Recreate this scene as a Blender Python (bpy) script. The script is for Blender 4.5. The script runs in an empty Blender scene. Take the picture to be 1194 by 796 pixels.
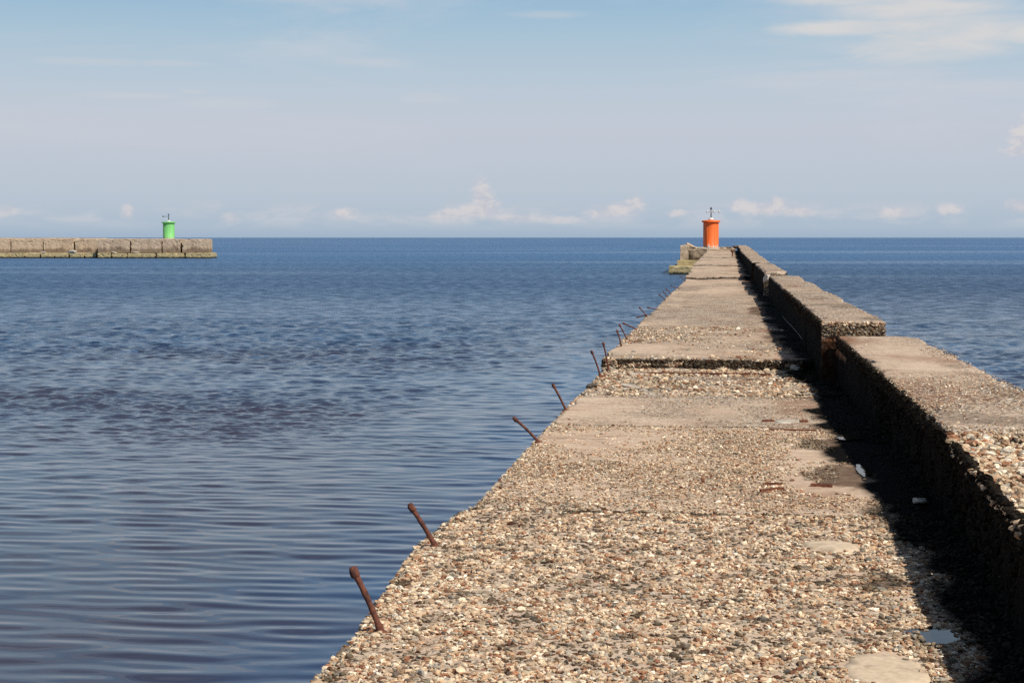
import bpy, math, random
import numpy as np

rng = np.random.default_rng(7)
random.seed(7)
scene = bpy.context.scene
col = scene.collection
HC = 3.2                       # eye height above the sea
SUN = (0.72, -0.52, 1.0)       # towards the sun

# ------------------------------------------------------------------ noise
def _hash(ix, iy, iz, s):
    h = (ix.astype(np.int64) * 374761393 + iy.astype(np.int64) * 668265263 + iz.astype(np.int64) * 2147483647 + s * 144665) & 0xFFFFFFFF
    h = ((h ^ (h >> 13)) * 1274126177) & 0xFFFFFFFF
    h = ((h ^ (h >> 16)) * 2246822519) & 0xFFFFFFFF
    return ((h ^ (h >> 15)) & 0xFFFFFF) / float(0xFFFFFF)

def vn(x, y, z, s=0):
    x = np.asarray(x, float); y = np.asarray(y, float) + 0 * x; z = np.asarray(z, float) + 0 * x
    ix, iy, iz = np.floor(x), np.floor(y), np.floor(z)
    fx, fy, fz = x - ix, y - iy, z - iz
    fx, fy, fz = [f * f * (3 - 2 * f) for f in (fx, fy, fz)]
    r = 0
    for dx in (0, 1):
        for dy in (0, 1):
            for dz in (0, 1):
                w = (fx if dx else 1 - fx) * (fy if dy else 1 - fy) * (fz if dz else 1 - fz)
                r = r + w * _hash(ix + dx, iy + dy, iz + dz, s)
    return r

def fbm(x, y, z, s=0, o=3):
    r = 0; a = 1.0; t = 0; k = 1.0
    for i in range(o):
        r = r + a * vn(x * k, y * k, z * k, s + i * 17); t += a; a *= 0.5; k *= 2.03
    return r / t

def sst(a, b, v):
    t = np.clip((v - a) / (b - a), 0, 1)
    return t * t * (3 - 2 * t)

# ------------------------------------------------------------------ node helpers
class NT:
    def __init__(s, tree):
        s.t = tree; tree.nodes.clear()
    def n(s, typ, ins=None, **kw):
        nd = s.t.nodes.new(typ)
        for k, v in kw.items(): setattr(nd, k, v)
        for k, v in (ins or {}).items():
            sk = nd.inputs[k]
            if isinstance(v, bpy.types.NodeSocket): s.t.links.new(v, sk)
            else: sk.default_value = v
        return nd
    def m(s, op, a, b=None, c=None, clamp=False):
        d = {0: a}
        if b is not None: d[1] = b
        if c is not None: d[2] = c
        return s.n('ShaderNodeMath', d, operation=op, use_clamp=clamp).outputs[0]
    def mix(s, f, a, b, blend='MIX'):
        nd = s.n('ShaderNodeMix', {'Factor': f}, data_type='RGBA', blend_type=blend, clamp_factor=True)
        for sk, v in ((nd.inputs[6], a), (nd.inputs[7], b)):
            if isinstance(v, bpy.types.NodeSocket): s.t.links.new(v, sk)
            else: sk.default_value = v
        return nd.outputs[2]
    def ramp(s, f, stops, interp='LINEAR'):
        nd = s.n('ShaderNodeValToRGB', {0: f}); cr = nd.color_ramp; cr.interpolation = interp
        while len(cr.elements) < len(stops): cr.elements.new(0.5)
        for e, (p, c) in zip(cr.elements, stops):
            e.position = p; e.color = c if len(c) == 4 else (*c, 1)
        return nd.outputs[0]
    def noise(s, vec, scale, detail=3, rough=0.5, dist=0):
        return s.n('ShaderNodeTexNoise', {'Vector': vec, 'Scale': scale, 'Detail': detail, 'Roughness': rough, 'Distortion': dist}).outputs[0]
    def mapr(s, v, a, b, c, d, smooth=True):
        nd = s.n('ShaderNodeMapRange', {0: v, 1: a, 2: b, 3: c, 4: d}, interpolation_type='SMOOTHSTEP' if smooth else 'LINEAR')
        return nd.outputs[0]
    def vscale(s, v, sc, rot=(0, 0, 0), loc=(0, 0, 0)):
        return s.n('ShaderNodeMapping', {'Vector': v, 'Scale': sc, 'Rotation': rot, 'Location': loc}).outputs[0]

def mat(name):
    m = bpy.data.materials.new(name); m.use_nodes = True
    return m, NT(m.node_tree)

def G(v): return (v, v, v, 1)

# ------------------------------------------------------------------ materials
def concrete_material(name, peb_scale, base=((.44, .34, .245), (.36, .265, .19), (.47, .385, .29)), streak=1.0):
    m, t = mat(name)
    P = t.n('ShaderNodeNewGeometry').outputs['Position']
    at = t.n('ShaderNodeAttribute', attribute_name='mask')
    sep = t.n('ShaderNodeSeparateColor', {0: at.outputs['Color']})
    expo, wet_shade, rust = sep.outputs[0], sep.outputs[1], sep.outputs[2]
    # mortar
    n1 = t.noise(P, 1.3, 5, .6)
    n2 = t.noise(t.vscale(P, (0.8, 3.0, 1.0)), 3.5, 6, .65)
    n3 = t.noise(P, 60, 3, .7)
    c = t.mix(t.mapr(n1, .35, .65, 0, 1), (*base[0], 1), (*base[1], 1))
    c = t.mix(t.mapr(n2, .48, .7, 0, .8), c, (*base[2], 1))
    c = t.mix(t.m('MULTIPLY', t.mapr(n2, .46, .3, 0, .65), .35 if streak < 1 else 1.0), c, (.24, .165, .115, 1))
    c = t.mix(t.mapr(n3, .35, .7, .0, .30), c, (.20, .16, .12, 1), 'MIX')
    # exposed aggregate, two sizes of stone
    vo = t.n('ShaderNodeTexVoronoi', {'Vector': t.vscale(P, (1, 1, 1.2)), 'Scale': peb_scale, 'Randomness': 1.0}, feature='F1')
    vo2 = t.n('ShaderNodeTexVoronoi', {'Vector': P, 'Scale': peb_scale * 2.1, 'Randomness': 1.0}, feature='F1')
    r1 = t.n('ShaderNodeSeparateColor', {0: vo.outputs['Color']}).outputs[0]
    stops = [(0, (.60, .50, .385)), (.22, (.46, .335, .24)), (.38, (.70, .61, .49)), (.55, (.37, .22, .15)), (.66, (.56, .43, .32)),
             (.8, (.22, .13, .09)), (.88, (.33, .31, .28)), (.95, (.70, .66, .58))]
    pc = t.ramp(r1, stops, 'CONSTANT')
    r2 = t.n('ShaderNodeSeparateColor', {0: vo2.outputs['Color']}).outputs[1]
    pc2 = t.ramp(r2, stops, 'CONSTANT')
    pc = t.mix(t.mapr(t.noise(P, peb_scale * .35, 2), .48, .56, 0, 1), pc, pc2)
    crev = t.mapr(vo.outputs['Distance'], .38, .75, 0, .88)
    pc = t.mix(crev, pc, (.06, .042, .03, 1))
    big = t.noise(t.vscale(P, (1, 1, 1)), 5, 4, .7)
    pc = t.mix(t.mapr(big, .5, .72, 0, .6), pc, (.17, .125, .085, 1))
    pitn = t.noise(P, 26, 3, .65)
    ef = t.m('MULTIPLY', expo, 1.0)
    ef = t.mapr(t.m('ADD', ef, t.m('MULTIPLY', t.m('SUBTRACT', pitn, .5), .9)), .3, .62, 0, 1)
    col_ = t.mix(ef, c, pc)
    py = t.n('ShaderNodeSeparateXYZ', {0: P}).outputs[1]
    farf = t.m('MULTIPLY', t.mapr(py, 15, 30, .25, 1), streak)
    s1 = t.noise(t.vscale(P, (1.3, 5.0, 2.0)), 1.0, 5, .72, .5)
    s2 = t.noise(t.vscale(P, (4.0, 7.0, 6.0)), 1.0, 4, .75)
    col_ = t.mix(t.m('MULTIPLY', farf, t.mapr(s1, .50, .62, 0, .5)), col_, (.23, .135, .085, 1))
    col_ = t.mix(t.m('MULTIPLY', farf, t.mapr(s1, .46, .36, 0, .45)), col_, (.62, .52, .40, 1))
    col_ = t.mix(t.m('MULTIPLY', farf, t.mapr(s2, .54, .66, 0, .75)), col_, (.13, .085, .06, 1))
    col_ = t.mix(t.m('MULTIPLY', farf, t.mapr(s2, .42, .33, 0, .6)), col_, (.66, .58, .47, 1))
    # weathering, damp and painted shade
    rn = t.noise(P, 9, 5, .7)
    col_ = t.mix(t.m('MULTIPLY', rust, t.mapr(rn, .3, .6, .35, 1)), col_, (.19, .075, .035, 1))
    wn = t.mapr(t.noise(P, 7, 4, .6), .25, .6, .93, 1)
    wf = t.mapr(t.m('MULTIPLY', wet_shade, wn, clamp=True), 0, .90, 0, 1, False)
    col_ = t.mix(wf, col_, (.0045, .0034, .0028, 1))  # near black: damp spots, and the parapet's shade put into the colour
    rough = .93
    # relief
    dome = t.m('SUBTRACT', 1.0, t.m('POWER', vo.outputs['Distance'], 2.0))
    hs = t.m('ADD', t.m('MULTIPLY', dome, ef), t.m('MULTIPLY', n3, .25))
    hs = t.m('ADD', hs, t.m('MULTIPLY', pitn, .6))
    b = t.n('ShaderNodeBump', {'Strength': .9, 'Distance': .35 / peb_scale, 'Height': hs})
    bs = t.n('ShaderNodeBsdfPrincipled', {'Base Color': col_, 'Roughness': rough, 'Normal': b.outputs[0], 'Specular IOR Level': .04})
    t.n('ShaderNodeOutputMaterial', {0: bs.outputs[0]})
    return m

M_DECK = concrete_material('weathered_concrete', 38, base=((.60, .455, .335), (.53, .38, .275), (.66, .53, .41)))
M_WALL = concrete_material('parapet_concrete', 30, base=((.60, .455, .34), (.52, .375, .275), (.64, .52, .40)))
M_FAR = concrete_material('breakwater_concrete', 6, base=((.62, .49, .355), (.56, .425, .30), (.67, .55, .42)), streak=.22)

def pebble_material():
    m, t = mat('pebble')
    P = t.n('ShaderNodeNewGeometry').outputs['Position']
    at = t.n('ShaderNodeAttribute', attribute_name='mask')
    n = t.noise(P, 260, 3, .65)
    n2 = t.noise(P, 60, 2, .6)
    c = t.mix(t.mapr(n, .35, .7, 0, .28), at.outputs['Color'], t.mix(1.0, at.outputs['Color'], (.45, .36, .28, 1), 'MULTIPLY'))
    c = t.mix(t.mapr(n2, .5, .75, 0, .35), c, t.mix(1.0, at.outputs['Color'], (1.25, 1.1, .9, 1), 'MULTIPLY'))
    b = t.n('ShaderNodeBump', {'Strength': .5, 'Distance': .004, 'Height': n})
    bs = t.n('ShaderNodeBsdfPrincipled', {'Base Color': c, 'Roughness': .85, 'Normal': b.outputs[0], 'Specular IOR Level': .08})
    t.n('ShaderNodeOutputMaterial', {0: bs.outputs[0]})
    return m
M_PEB = pebble_material()

def simple(name, c1, c2, scale, rough=.8, bump=.4, bd=.004, metal=0, c3=None, vs=(1, 1, 1)):
    m, t = mat(name)
    P = t.n('ShaderNodeTexCoord').outputs['Object']
    P = t.vscale(P, vs)
    n = t.noise(P, scale, 5, .65)
    n2 = t.noise(P, scale * .23, 3, .6)
    c = t.mix(t.mapr(n, .35, .65, 0, 1), (*c1, 1), (*c2, 1))
    if c3: c = t.mix(t.mapr(n2, .5, .66, 0, 1), c, (*c3, 1))
    b = t.n('ShaderNodeBump', {'Strength': bump, 'Distance': bd, 'Height': n})
    bs = t.n('ShaderNodeBsdfPrincipled', {'Base Color': c, 'Roughness': rough, 'Metallic': metal, 'Normal': b.outputs[0]})
    t.n('ShaderNodeOutputMaterial', {0: bs.outputs[0]})
    return m
M_RUST = simple('rusty_iron', (.085, .026, .016), (.16, .052, .028), 55, .9, .8, .004, c3=(.055, .02, .015))
M_STRIP = simple('rusty_steel', (.10, .032, .016), (.19, .065, .03), 40, .9, .6, .003)
M_MORTAR = simple('patch_mortar', (.62, .49, .35), (.52, .40, .28), 30, .95, .6, .004, c3=(.38, .29, .2))
M_LIME = simple('lime_white_concrete', (.52, .47, .39), (.34, .28, .22), 8, .95, .6, .02)
M_STONE = simple('grey_stone', (.50, .46, .40), (.30, .26, .22), 30, .9, .6, .006)
M_RUBBLE = simple('dark_rubble', (.17, .13, .10), (.07, .055, .04), 6, .95, .8, .03)
M_CABLE = simple('faded_cable', (.12, .12, .11), (.07, .07, .065), 20, .7, .2, .001)
M_STEEL = simple('weathered_steel', (.10, .11, .12), (.06, .06, .065), 12, .5, .2, .003)
M_WHITE = simple('white_paint', (.72, .72, .70), (.52, .50, .46), 5, .5, .2, .003)
M_WHITE2 = M_WHITE

def paint(name, c, c2, worn):
    m, t = mat(name)
    P = t.n('ShaderNodeTexCoord').outputs['Object']
    z = t.n('ShaderNodeSeparateXYZ', {0: P}).outputs[2]
    st = t.noise(t.vscale(P, (9, 9, .7)), 1.0, 4, .6)
    base = t.mix(t.mapr(st, .4, .7, 0, 1), (*c, 1), (*c2, 1))
    wornf = t.mapr(t.m('ADD', z, t.m('MULTIPLY', t.m('SUBTRACT', st, .5), -1.3)), .14, .32, 1, 0)
    base = t.mix(wornf, base, (*worn, 1))
    spots = t.noise(P, 5, 4, .7)
    base = t.mix(t.mapr(spots, .66, .72, 0, .5), base, (*worn, 1))
    bs = t.n('ShaderNodeBsdfPrincipled', {'Base Color': base, 'Roughness': .55})
    t.n('ShaderNodeOutputMaterial', {0: bs.outputs[0]})
    return m
M_ORANGE = paint('orange_paint', (.90, .17, .022), (.80, .13, .018), (.50, .40, .30))
M_GREEN = paint('green_paint', (.20, .56, .17), (.16, .48, .14), (.26, .36, .2))

def tier_material():
    m, t = mat('algae_concrete')
    P = t.n('ShaderNodeNewGeometry').outputs['Position']
    z = t.n('ShaderNodeSeparateXYZ', {0: P}).outputs[2]
    n = t.noise(P, 2.2, 5, .65)
    c = t.mix(t.mapr(n, .35, .65, 0, 1), (.46, .37, .20, 1), (.34, .27, .13, 1))
    zz = t.m('ADD', z, t.m('MULTIPLY', t.m('SUBTRACT', n, .5), .5))
    c = t.mix(t.mapr(zz, .1, .32, 1, 0), c, (.016, .018, .008, 1))
    b = t.n('ShaderNodeBump', {'Strength': .6, 'Distance': .03, 'Height': n})
    bs = t.n('ShaderNodeBsdfPrincipled', {'Base Color': c, 'Roughness': .85, 'Normal': b.outputs[0]})
    t.n('ShaderNodeOutputMaterial', {0: bs.outputs[0]})
    return m
M_TIER = tier_material()

# ------------------------------------------------------------------ object helpers
def tag(o, label=None, cat=None, group=None, kind=None):
    if label: o['label'] = label
    if cat: o['category'] = cat
    if group: o['group'] = group
    if kind: o['kind'] = kind
    elif cat: o['kind'] = 'thing'
    return o

def thing(name, label, cat, loc=(0, 0, 0), rotz=0, group=None):
    o = bpy.data.objects.new(name, None); col.objects.link(o)
    o.location = loc; o.rotation_euler = (0, 0, rotz); o.empty_display_size = .3
    return tag(o, label, cat, group)

def mesh_obj(name, V, F, mats, parent=None, masks=None, mi=None, smooth=False):
    """V (n,3), F list of (k,nv) int arrays; masks (n,4)"""
    me = bpy.data.meshes.new(name)
    V = np.ascontiguousarray(V, np.float32)
    me.vertices.add(len(V)); me.vertices.foreach_set('co', V.ravel())
    Fs = [np.asarray(f, np.int32) for f in F if len(f)]
    loops = np.concatenate([f.ravel() for f in Fs])
    tot = np.concatenate([np.full(len(f), f.shape[1], np.int32) for f in Fs])
    start = np.concatenate([[0], np.cumsum(tot)[:-1]]).astype(np.int32)
    me.loops.add(len(loops)); me.loops.foreach_set('vertex_index', loops)
    me.polygons.add(len(tot)); me.polygons.foreach_set('loop_start', start); me.polygons.foreach_set('loop_total', tot)
    if mi is not None: me.polygons.foreach_set('material_index', np.asarray(mi, np.int32))
    me.update(calc_edges=True)
    if smooth is not False:
        s = np.full(len(tot), True) if smooth is True else np.asarray(smooth, bool)
        me.polygons.foreach_set('use_smooth', s)
    else:
        me.polygons.foreach_set('use_smooth', np.zeros(len(tot), bool))
    if masks is not None:
        a = me.color_attributes.new('mask', 'FLOAT_COLOR', 'POINT')
        a.data.foreach_set('color', np.ascontiguousarray(masks, np.float32).ravel())
    for m in (mats if isinstance(mats, (list, tuple)) else [mats]): me.materials.append(m)
    me.validate()
    o = bpy.data.objects.new(name, me); col.objects.link(o)
    if parent: o.parent = parent
    return o

def tube(path, rad, n=10, caps=True):
    """one tube; path list of points, rad list"""
    P = np.array(path, float); R = np.broadcast_to(np.array(rad, float), (len(P),))
    V = []; T = np.gradient(P, axis=0); T /= np.linalg.norm(T, axis=1)[:, None]
    up = np.array([0.13, .98, .11])
    for p, r, t in zip(P, R, T):
        a = np.cross(t, up); a /= np.linalg.norm(a); b = np.cross(t, a)
        for k in range(n):
            th = 2 * math.pi * k / n
            V.append(p + r * (a * math.cos(th) + b * math.sin(th)))
    F = [(i * n + k, i * n + (k + 1) % n, (i + 1) * n + (k + 1) % n, (i + 1) * n + k) for i in range(len(P) - 1) for k in range(n)]
    V = list(V); T3 = []
    if caps:
        V += [P[0], P[-1]]; a = len(V) - 2; b = len(V) - 1
        T3 = [(a, (k + 1) % n, k) for k in range(n)] + [(b, (len(P) - 1) * n + k, (len(P) - 1) * n + (k + 1) % n) for k in range(n)]
    return np.array(V), [np.array(F), np.array(T3)] if caps else [np.array(F)]

def lathe(prof, n=48):
    """prof list of (r,z) bottom to top, closed with r=0 ends"""
    return tube([(0, 0, z) for r, z in prof], [max(r, 1e-4) for r, z in prof], n) if False else _lathe(prof, n)

def _lathe(prof, n):
    V = []
    for r, z in prof:
        for k in range(n):
            th = 2 * math.pi * k / n; V.append((r * math.cos(th), r * math.sin(th), z))
    m = len(prof)
    F = [(i * n + k, i * n + (k + 1) % n, (i + 1) * n + (k + 1) % n, (i + 1) * n + k) for i in range(m - 1) for k in range(n)]
    V += [(0, 0, prof[0][1]), (0, 0, prof[-1][1])]
    T = [(m * n, (k + 1) % n, k) for k in range(n)] + [(m * n + 1, (m - 1) * n + k, (m - 1) * n + (k + 1) % n) for k in range(n)]
    return np.array(V, float), [np.array(F), np.array(T)]

def ico():
    t = (1 + 5 ** .5) / 2
    v = np.array([(-1, t, 0), (1, t, 0), (-1, -t, 0), (1, -t, 0), (0, -1, t), (0, 1, t), (0, -1, -t), (0, 1, -t), (t, 0, -1), (t, 0, 1), (-t, 0, -1), (-t, 0, 1)], float)
    v /= np.linalg.norm(v[0])
    f = [(0, 11, 5), (0, 5, 1), (0, 1, 7), (0, 7, 10), (0, 10, 11), (1, 5, 9), (5, 11, 4), (11, 10, 2), (10, 7, 6), (7, 1, 8), (3, 9, 4), (3, 4, 2), (3, 2, 6), (3, 6, 8), (3, 8, 9), (4, 9, 5), (2, 4, 11), (6, 2, 10), (8, 6, 7), (9, 8, 1)]
    return v, f
def subdiv(v, f):
    v = [tuple(x) for x in v]; mid = {}; nf = []
    def M(a, b):
        k = (min(a, b), max(a, b))
        if k not in mid:
            p = (np.array(v[a]) + np.array(v[b])); p /= np.linalg.norm(p); v.append(tuple(p)); mid[k] = len(v) - 1
        return mid[k]
    for a, b, c in f:
        x, y, z = M(a, b), M(b, c), M(c, a)
        nf += [(a, x, z), (b, y, x), (c, z, y), (x, y, z)]
    return np.array(v), nf
ICO0 = ico(); ICO1 = subdiv(*ico()); ICO2 = subdiv(*ICO1)

PCOL = np.array([(.60, .51, .39), (.50, .39, .28), (.70, .62, .50), (.40, .27, .18), (.45, .32, .22), (.32, .165, .10), (.22, .11, .07),
                 (.36, .34, .30), (.16, .13, .11), (.75, .71, .63), (.52, .42, .31)])
PW = np.array([.17, .15, .11, .10, .10, .08, .045, .09, .045, .045, .07]); PW /= PW.sum()

def pebbles(C, S, tint, template, flat=(.34, .75), tilt=.55):
    """many stones: centres C (n,3), size S (n,), tint (n,) darkening; returns V,F,col"""
    v, f = template; n = len(C); m = len(v)
    f = np.array(f)
    sc = np.stack([S * rng.uniform(.85, 1.6, n), S * rng.uniform(.55, 1.0, n), S * rng.uniform(*flat, n)], 1)
    V = v[None] * (1 + rng.uniform(-.27, .27, (n, m, 1)))
    V = V * sc[:, None, :]
    az = rng.uniform(0, 2 * math.pi, n); tx = rng.normal(0, tilt, n)
    ca, sa, ct, st = np.cos(az), np.sin(az), np.cos(tx), np.sin(tx)
    x, y, z = V[..., 0], V[..., 1], V[..., 2]
    y, z = y * ct[:, None] - z * st[:, None], y * st[:, None] + z * ct[:, None]
    x, y = x * ca[:, None] - y * sa[:, None], x * sa[:, None] + y * ca[:, None]
    V = np.stack([x, y, z], -1) + C[:, None, :]
    F = (f[None] + (np.arange(n) * m)[:, None, None]).reshape(-1, 3)
    c = PCOL[rng.choice(len(PCOL), n, p=PW)] * rng.uniform(.84, 1.42, (n, 1)) * np.array([1.02, .965, .895]) * tint[:, None]
    cc = np.repeat(np.concatenate([c, np.ones((n, 1))], 1)[:, None, :], m, 1)
    return V.reshape(-1, 3), F, cc.reshape(-1, 4)

# ------------------------------------------------------------------ irregular concrete block built on grids
def ygrid(y0, y1, k=4200., dmin=.02, dmax=1.0):
    ys = [y0]
    for e in (.006, .014, .03, .05): ys.append(y0 + e)
    y = ys[-1]
    while True:
        d = min(max(dmin, y * y / k), dmax); y += d
        if y > y1 - .05: break
        ys.append(y)
    for e in (.05, .03, .014, .006, 0): ys.append(y1 - e)
    ys = np.unique(np.round(ys, 5)); return ys

def rel(a, b, r):
    """round the corner between two faces at distances a, b (>=0); returns displacement inwards (da, db)"""
    ins = (a < r) & (b < r)
    u = r - a; w = r - b
    L = np.maximum(np.sqrt(u * u + w * w), 1e-6)
    s = np.where(ins & (L > r), r / L, 1.0)
    return np.where(ins, u - u * s, 0), np.where(ins, w - w * s, 0)

def block(name, parent, material, y0, y1, xl, xr, zt, zb, maskf, ys=None, nx=40, nz=8, chip=.03, rel_amp=.006,
          edge_amp=.02, rnd=(.008, .045), seed=0, extra=None, zfun=None, nf=18):
    """xl, xr, zt: functions of y (or numbers)"""
    fx = lambda q: (q if callable(q) else (lambda y: q + 0 * y))
    XL, XR, ZT = fx(xl), fx(xr), fx(zt)
    if ys is None: ys = ygrid(y0, y1)
    u = np.linspace(0, 1, nx + 1); u = np.unique(np.concatenate([u, [.004, .012, .025, .975, .988, .996]]))
    w = np.linspace(0, 1, nz + 1) ** .6
    w = np.unique(np.concatenate([w, [1 - .006 / 2, 1 - .015, 1 - .035]]))
    Vs = []; Fs = []; off = 0
    def add(U, Y, W, flip):
        nonlocal off
        s = U.shape
        x = XL(Y) + U * (XR(Y) - XL(Y)); top = ZT(Y); z = zb + W * (top - zb)
        A = x - XL(Y); B = XR(Y) - x; C = top - z; D = Y - y0; E = y1 - Y
        r = rnd[0] + (rnd[1] - rnd[0]) * fbm(x * 3.1, Y * 3.1, z * 0 + seed, 5, 3) ** 2 * 2
        X2, Y2, Z2 = x.copy(), Y.copy(), z.copy()
        da, dc = rel(A, C, r); X2 += da; Z2 -= dc
        db, dc = rel(B, C, r); X2 -= db; Z2 -= dc
        dd, dc = rel(D, C, r); Y2 += dd; Z2 -= dc
        de, dc = rel(E, C, r); Y2 -= de; Z2 -= dc
        # chips bitten out of the edges
        q = sst(.52, .75, fbm(x * 4, Y * 4, z * 4 + seed, 11, 3))
        ne = lambda d: np.exp(-(d / (chip * 1.6)) ** 2)
        tp = ne(C)
        X2 += q * chip * ne(A) * (.3 + .7 * tp) - q * chip * ne(B) * (.3 + .7 * tp)
        Y2 += q * chip * ne(D) * .6 - q * chip * ne(E) * .6
        Z2 -= q * chip * .7 * np.maximum.reduce([ne(A), ne(B), ne(D), ne(E)]) * tp
        e1 = (fbm(x * 2.2 + 9, Y * 2.2, z * 2.2 + seed, 23, 4) - .5) * 2
        e2 = (fbm(x * 17, Y * 17, z * 17 + seed, 31, 3) - .5) * 2
        X2 += (e1 * edge_amp + e2 * edge_amp * .45) * np.maximum(np.exp(-(A / .12) ** 2), np.exp(-(B / .12) ** 2))
        Y2 += (e1 * .5 + e2 * .5) * edge_amp * .5 * np.maximum(np.exp(-(D / .03) ** 2), np.exp(-(E / .03) ** 2))
        Z2 += ((fbm(x * 1.1, Y * 1.1, seed + 0 * z, 41, 3) - .5) * 2 * rel_amp * 1.6 + e2 * rel_amp) * sst(zb, zb + .3, z)
        if zfun is not None: Z2 += zfun(x, Y) * tp
        V = np.stack([X2, Y2, Z2], -1).reshape(-1, 3)
        M = maskf(x, Y, z, C).reshape(-1, 3)
        a, b = s
        idx = np.arange(a * b).reshape(a, b) + off
        q4 = np.stack([idx[:-1, :-1], idx[:-1, 1:], idx[1:, 1:], idx[1:, :-1]], -1).reshape(-1, 4)
        if flip: q4 = q4[:, ::-1]
        Vs.append(np.concatenate([V, M, np.ones((len(V), 1))], 1)); Fs.append(q4); off += a * b
    Y, U = np.meshgrid(ys, u, indexing='ij'); add(U, Y, np.ones_like(U), False)
    Y, W = np.meshgrid(ys, w, indexing='ij')
    add(np.zeros_like(Y), Y, W, False); add(np.ones_like(Y), Y, W, True)
    W, U = np.meshgrid(np.unique(np.concatenate([w, np.linspace(.75, 1, nf)])), u, indexing='ij')
    add(U, np.full_like(U, y0), W, False); add(U, np.full_like(U, y1), W, True)
    A = np.concatenate(Vs); F = np.concatenate(Fs)
    V, M = A[:, :3], A[:, 3:7]
    fl = [F]; mi = np.zeros(len(F), int); sm = np.ones(len(F), bool); mats = [material]
    if extra:
        mats.append(M_PEB)
        for (PV, PF, PC) in extra:
            if not len(PF): continue
            fl.append(PF + len(V)); V = np.concatenate([V, PV]); M = np.concatenate([M, PC])
            mi = np.concatenate([mi, np.ones(len(PF), int)]); sm = np.concatenate([sm, np.zeros(len(PF), bool)])
    return mesh_obj(name, V, fl, mats, parent, M, mi, sm)

# ------------------------------------------------------------------ layout of the pier (metres; sea level z = 0)
def left_edge(y):
    return np.interp(y, [-20, 4, 6.3, 8.1, 9.2, 9.35, 12.5, 16, 19.6, 19.8, 26, 31, 34, 44, 56, 60, 80, 150, 200],
                     [-1.46, -1.46, -1.46, -1.57, -1.52, -1.46, -1.47, -1.46, -1.43, -1.50, -1.45, -1.50, -1.43, -1.42, -1.36, -1.40, -1.55, -1.55, -1.55])
def wall_l(y): return np.interp(y, [-20, 4, 6.5, 9.5, 17, 19], [1.12, 1.16, 1.19, 1.28, 1.255, 1.255])
def wall_r(y): return wall_l(y) + .88

# mortar patches in the deck surface: x, y, rx, ry
PATCH = [(.57, 8.42, .15, .16), (.60, 5.98, .155, .30), (.53, 14.1, .20, .16), (.62, 12.2, .30, .30)]
def patchiness(x, y):
    r = 0 * x
    for (a, b, p, q) in PATCH[:2]:
        d = np.sqrt(((x - a) / p) ** 2 + ((y - b) / q) ** 2) + (fbm(x * 14, y * 14, 0 * x, 3, 2) - .5) * .7
        r = np.maximum(r, 1 - sst(.85, 1.0, d))
    return r

def deck_mask(x, y, z, c):
    """exposed stones, damp and painted shade, rust"""
    n = fbm(x * .9, y * .5, 0 * x, 60, 3); n5 = fbm(x * 3, y * 2, 0 * x, 61, 3)
    e = np.interp(y, [0, 11.5, 12.4, 13.2, 13.6, 13.7, 16.0, 16.3, 19.7, 20.2, 22, 25, 33, 60, 160], [1, .74, .66, .72, .85, .30, .24, .75, .8, .25, .35, .6, .45, .4, .35])
    e = e + (n - .5) * np.where(y > 12, .8, .25)
    e = e - .7 * sst(.25, .7, x) * sst(9.6, 10.5, y) * sst(13.4, 12.8, y) * sst(.38, .55, n5)
    e = e * (1 - patchiness(x, y))
    e = np.where(c > .02, .9, e)
    # damp gutter along the parapet foot, with the parapet's shade painted in
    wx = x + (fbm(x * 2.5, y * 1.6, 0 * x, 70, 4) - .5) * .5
    wet_shade = sst(np.where(y > 18, .72, .80), np.where(y > 18, .86, .97), wx)
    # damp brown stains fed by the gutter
    st = 0 * x
    for (a, b, p, q) in [(.80, 12.6, .26, .5), (.78, 10.9, .22, .65), (.90, 6.5, .2, .26), (.75, 7.6, .12, .3), (.8, 24, .3, 1.2), (.75, 33, .3, 2.5)]:
        d = np.sqrt(((x - a) / p) ** 2 + ((y - b) / q) ** 2) + (fbm(x * 9, y * 5, 0 * x, 71, 3) - .5) * 1.1
        st = np.maximum(st, 1 - sst(.6, 1.05, d))
    wet_shade = np.maximum(wet_shade, st * .55)
    joints = np.array([9.3, 13.66, 17.0, 18.3])
    jd = np.min(np.abs(y[..., None] + (fbm(x * 6, y * 0, 0 * x, 72, 3)[..., None] - .5) * .12 - joints), -1)
    wet_shade = np.maximum(wet_shade, sst(.05, .0, jd) * sst(.35, .6, n5 + .1) * .7)
    wet_shade = np.maximum(wet_shade, np.where(c > .015, .80, 0) * (.55 + .45 * sst(.3, .6, fbm(x * 8, y * 8, z * 8, 73, 3))))
    wet_shade = np.where(c > .7, .9, wet_shade)
    rust = sst(.58, .78, fbm(x * 1.6, y * .7, 0 * x, 80, 3)) * sst(-.6, .7, x) * .55
    rust = np.maximum(rust, sst(.5, .7, fbm(x * 3.0, y * 1.2, 0 * x, 82, 3)) * sst(.3, .8, x) * sst(18, 24, y) * .95)
    rust = np.maximum(rust, st * .5)
    return np.stack([np.clip(e, 0, 1), np.clip(wet_shade, 0, 1), np.clip(rust, 0, 1)], -1)

def under_stones(x, y, z, c):
    m = deck_mask(x, y, z, c); m[..., 0] = np.where(c > .02, m[..., 0], m[..., 0] * .38); return m

def scatter(x0, x1, y0, y1, n):
    return rng.uniform(x0, x1, n), rng.uniform(y0, y1, n)

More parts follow.
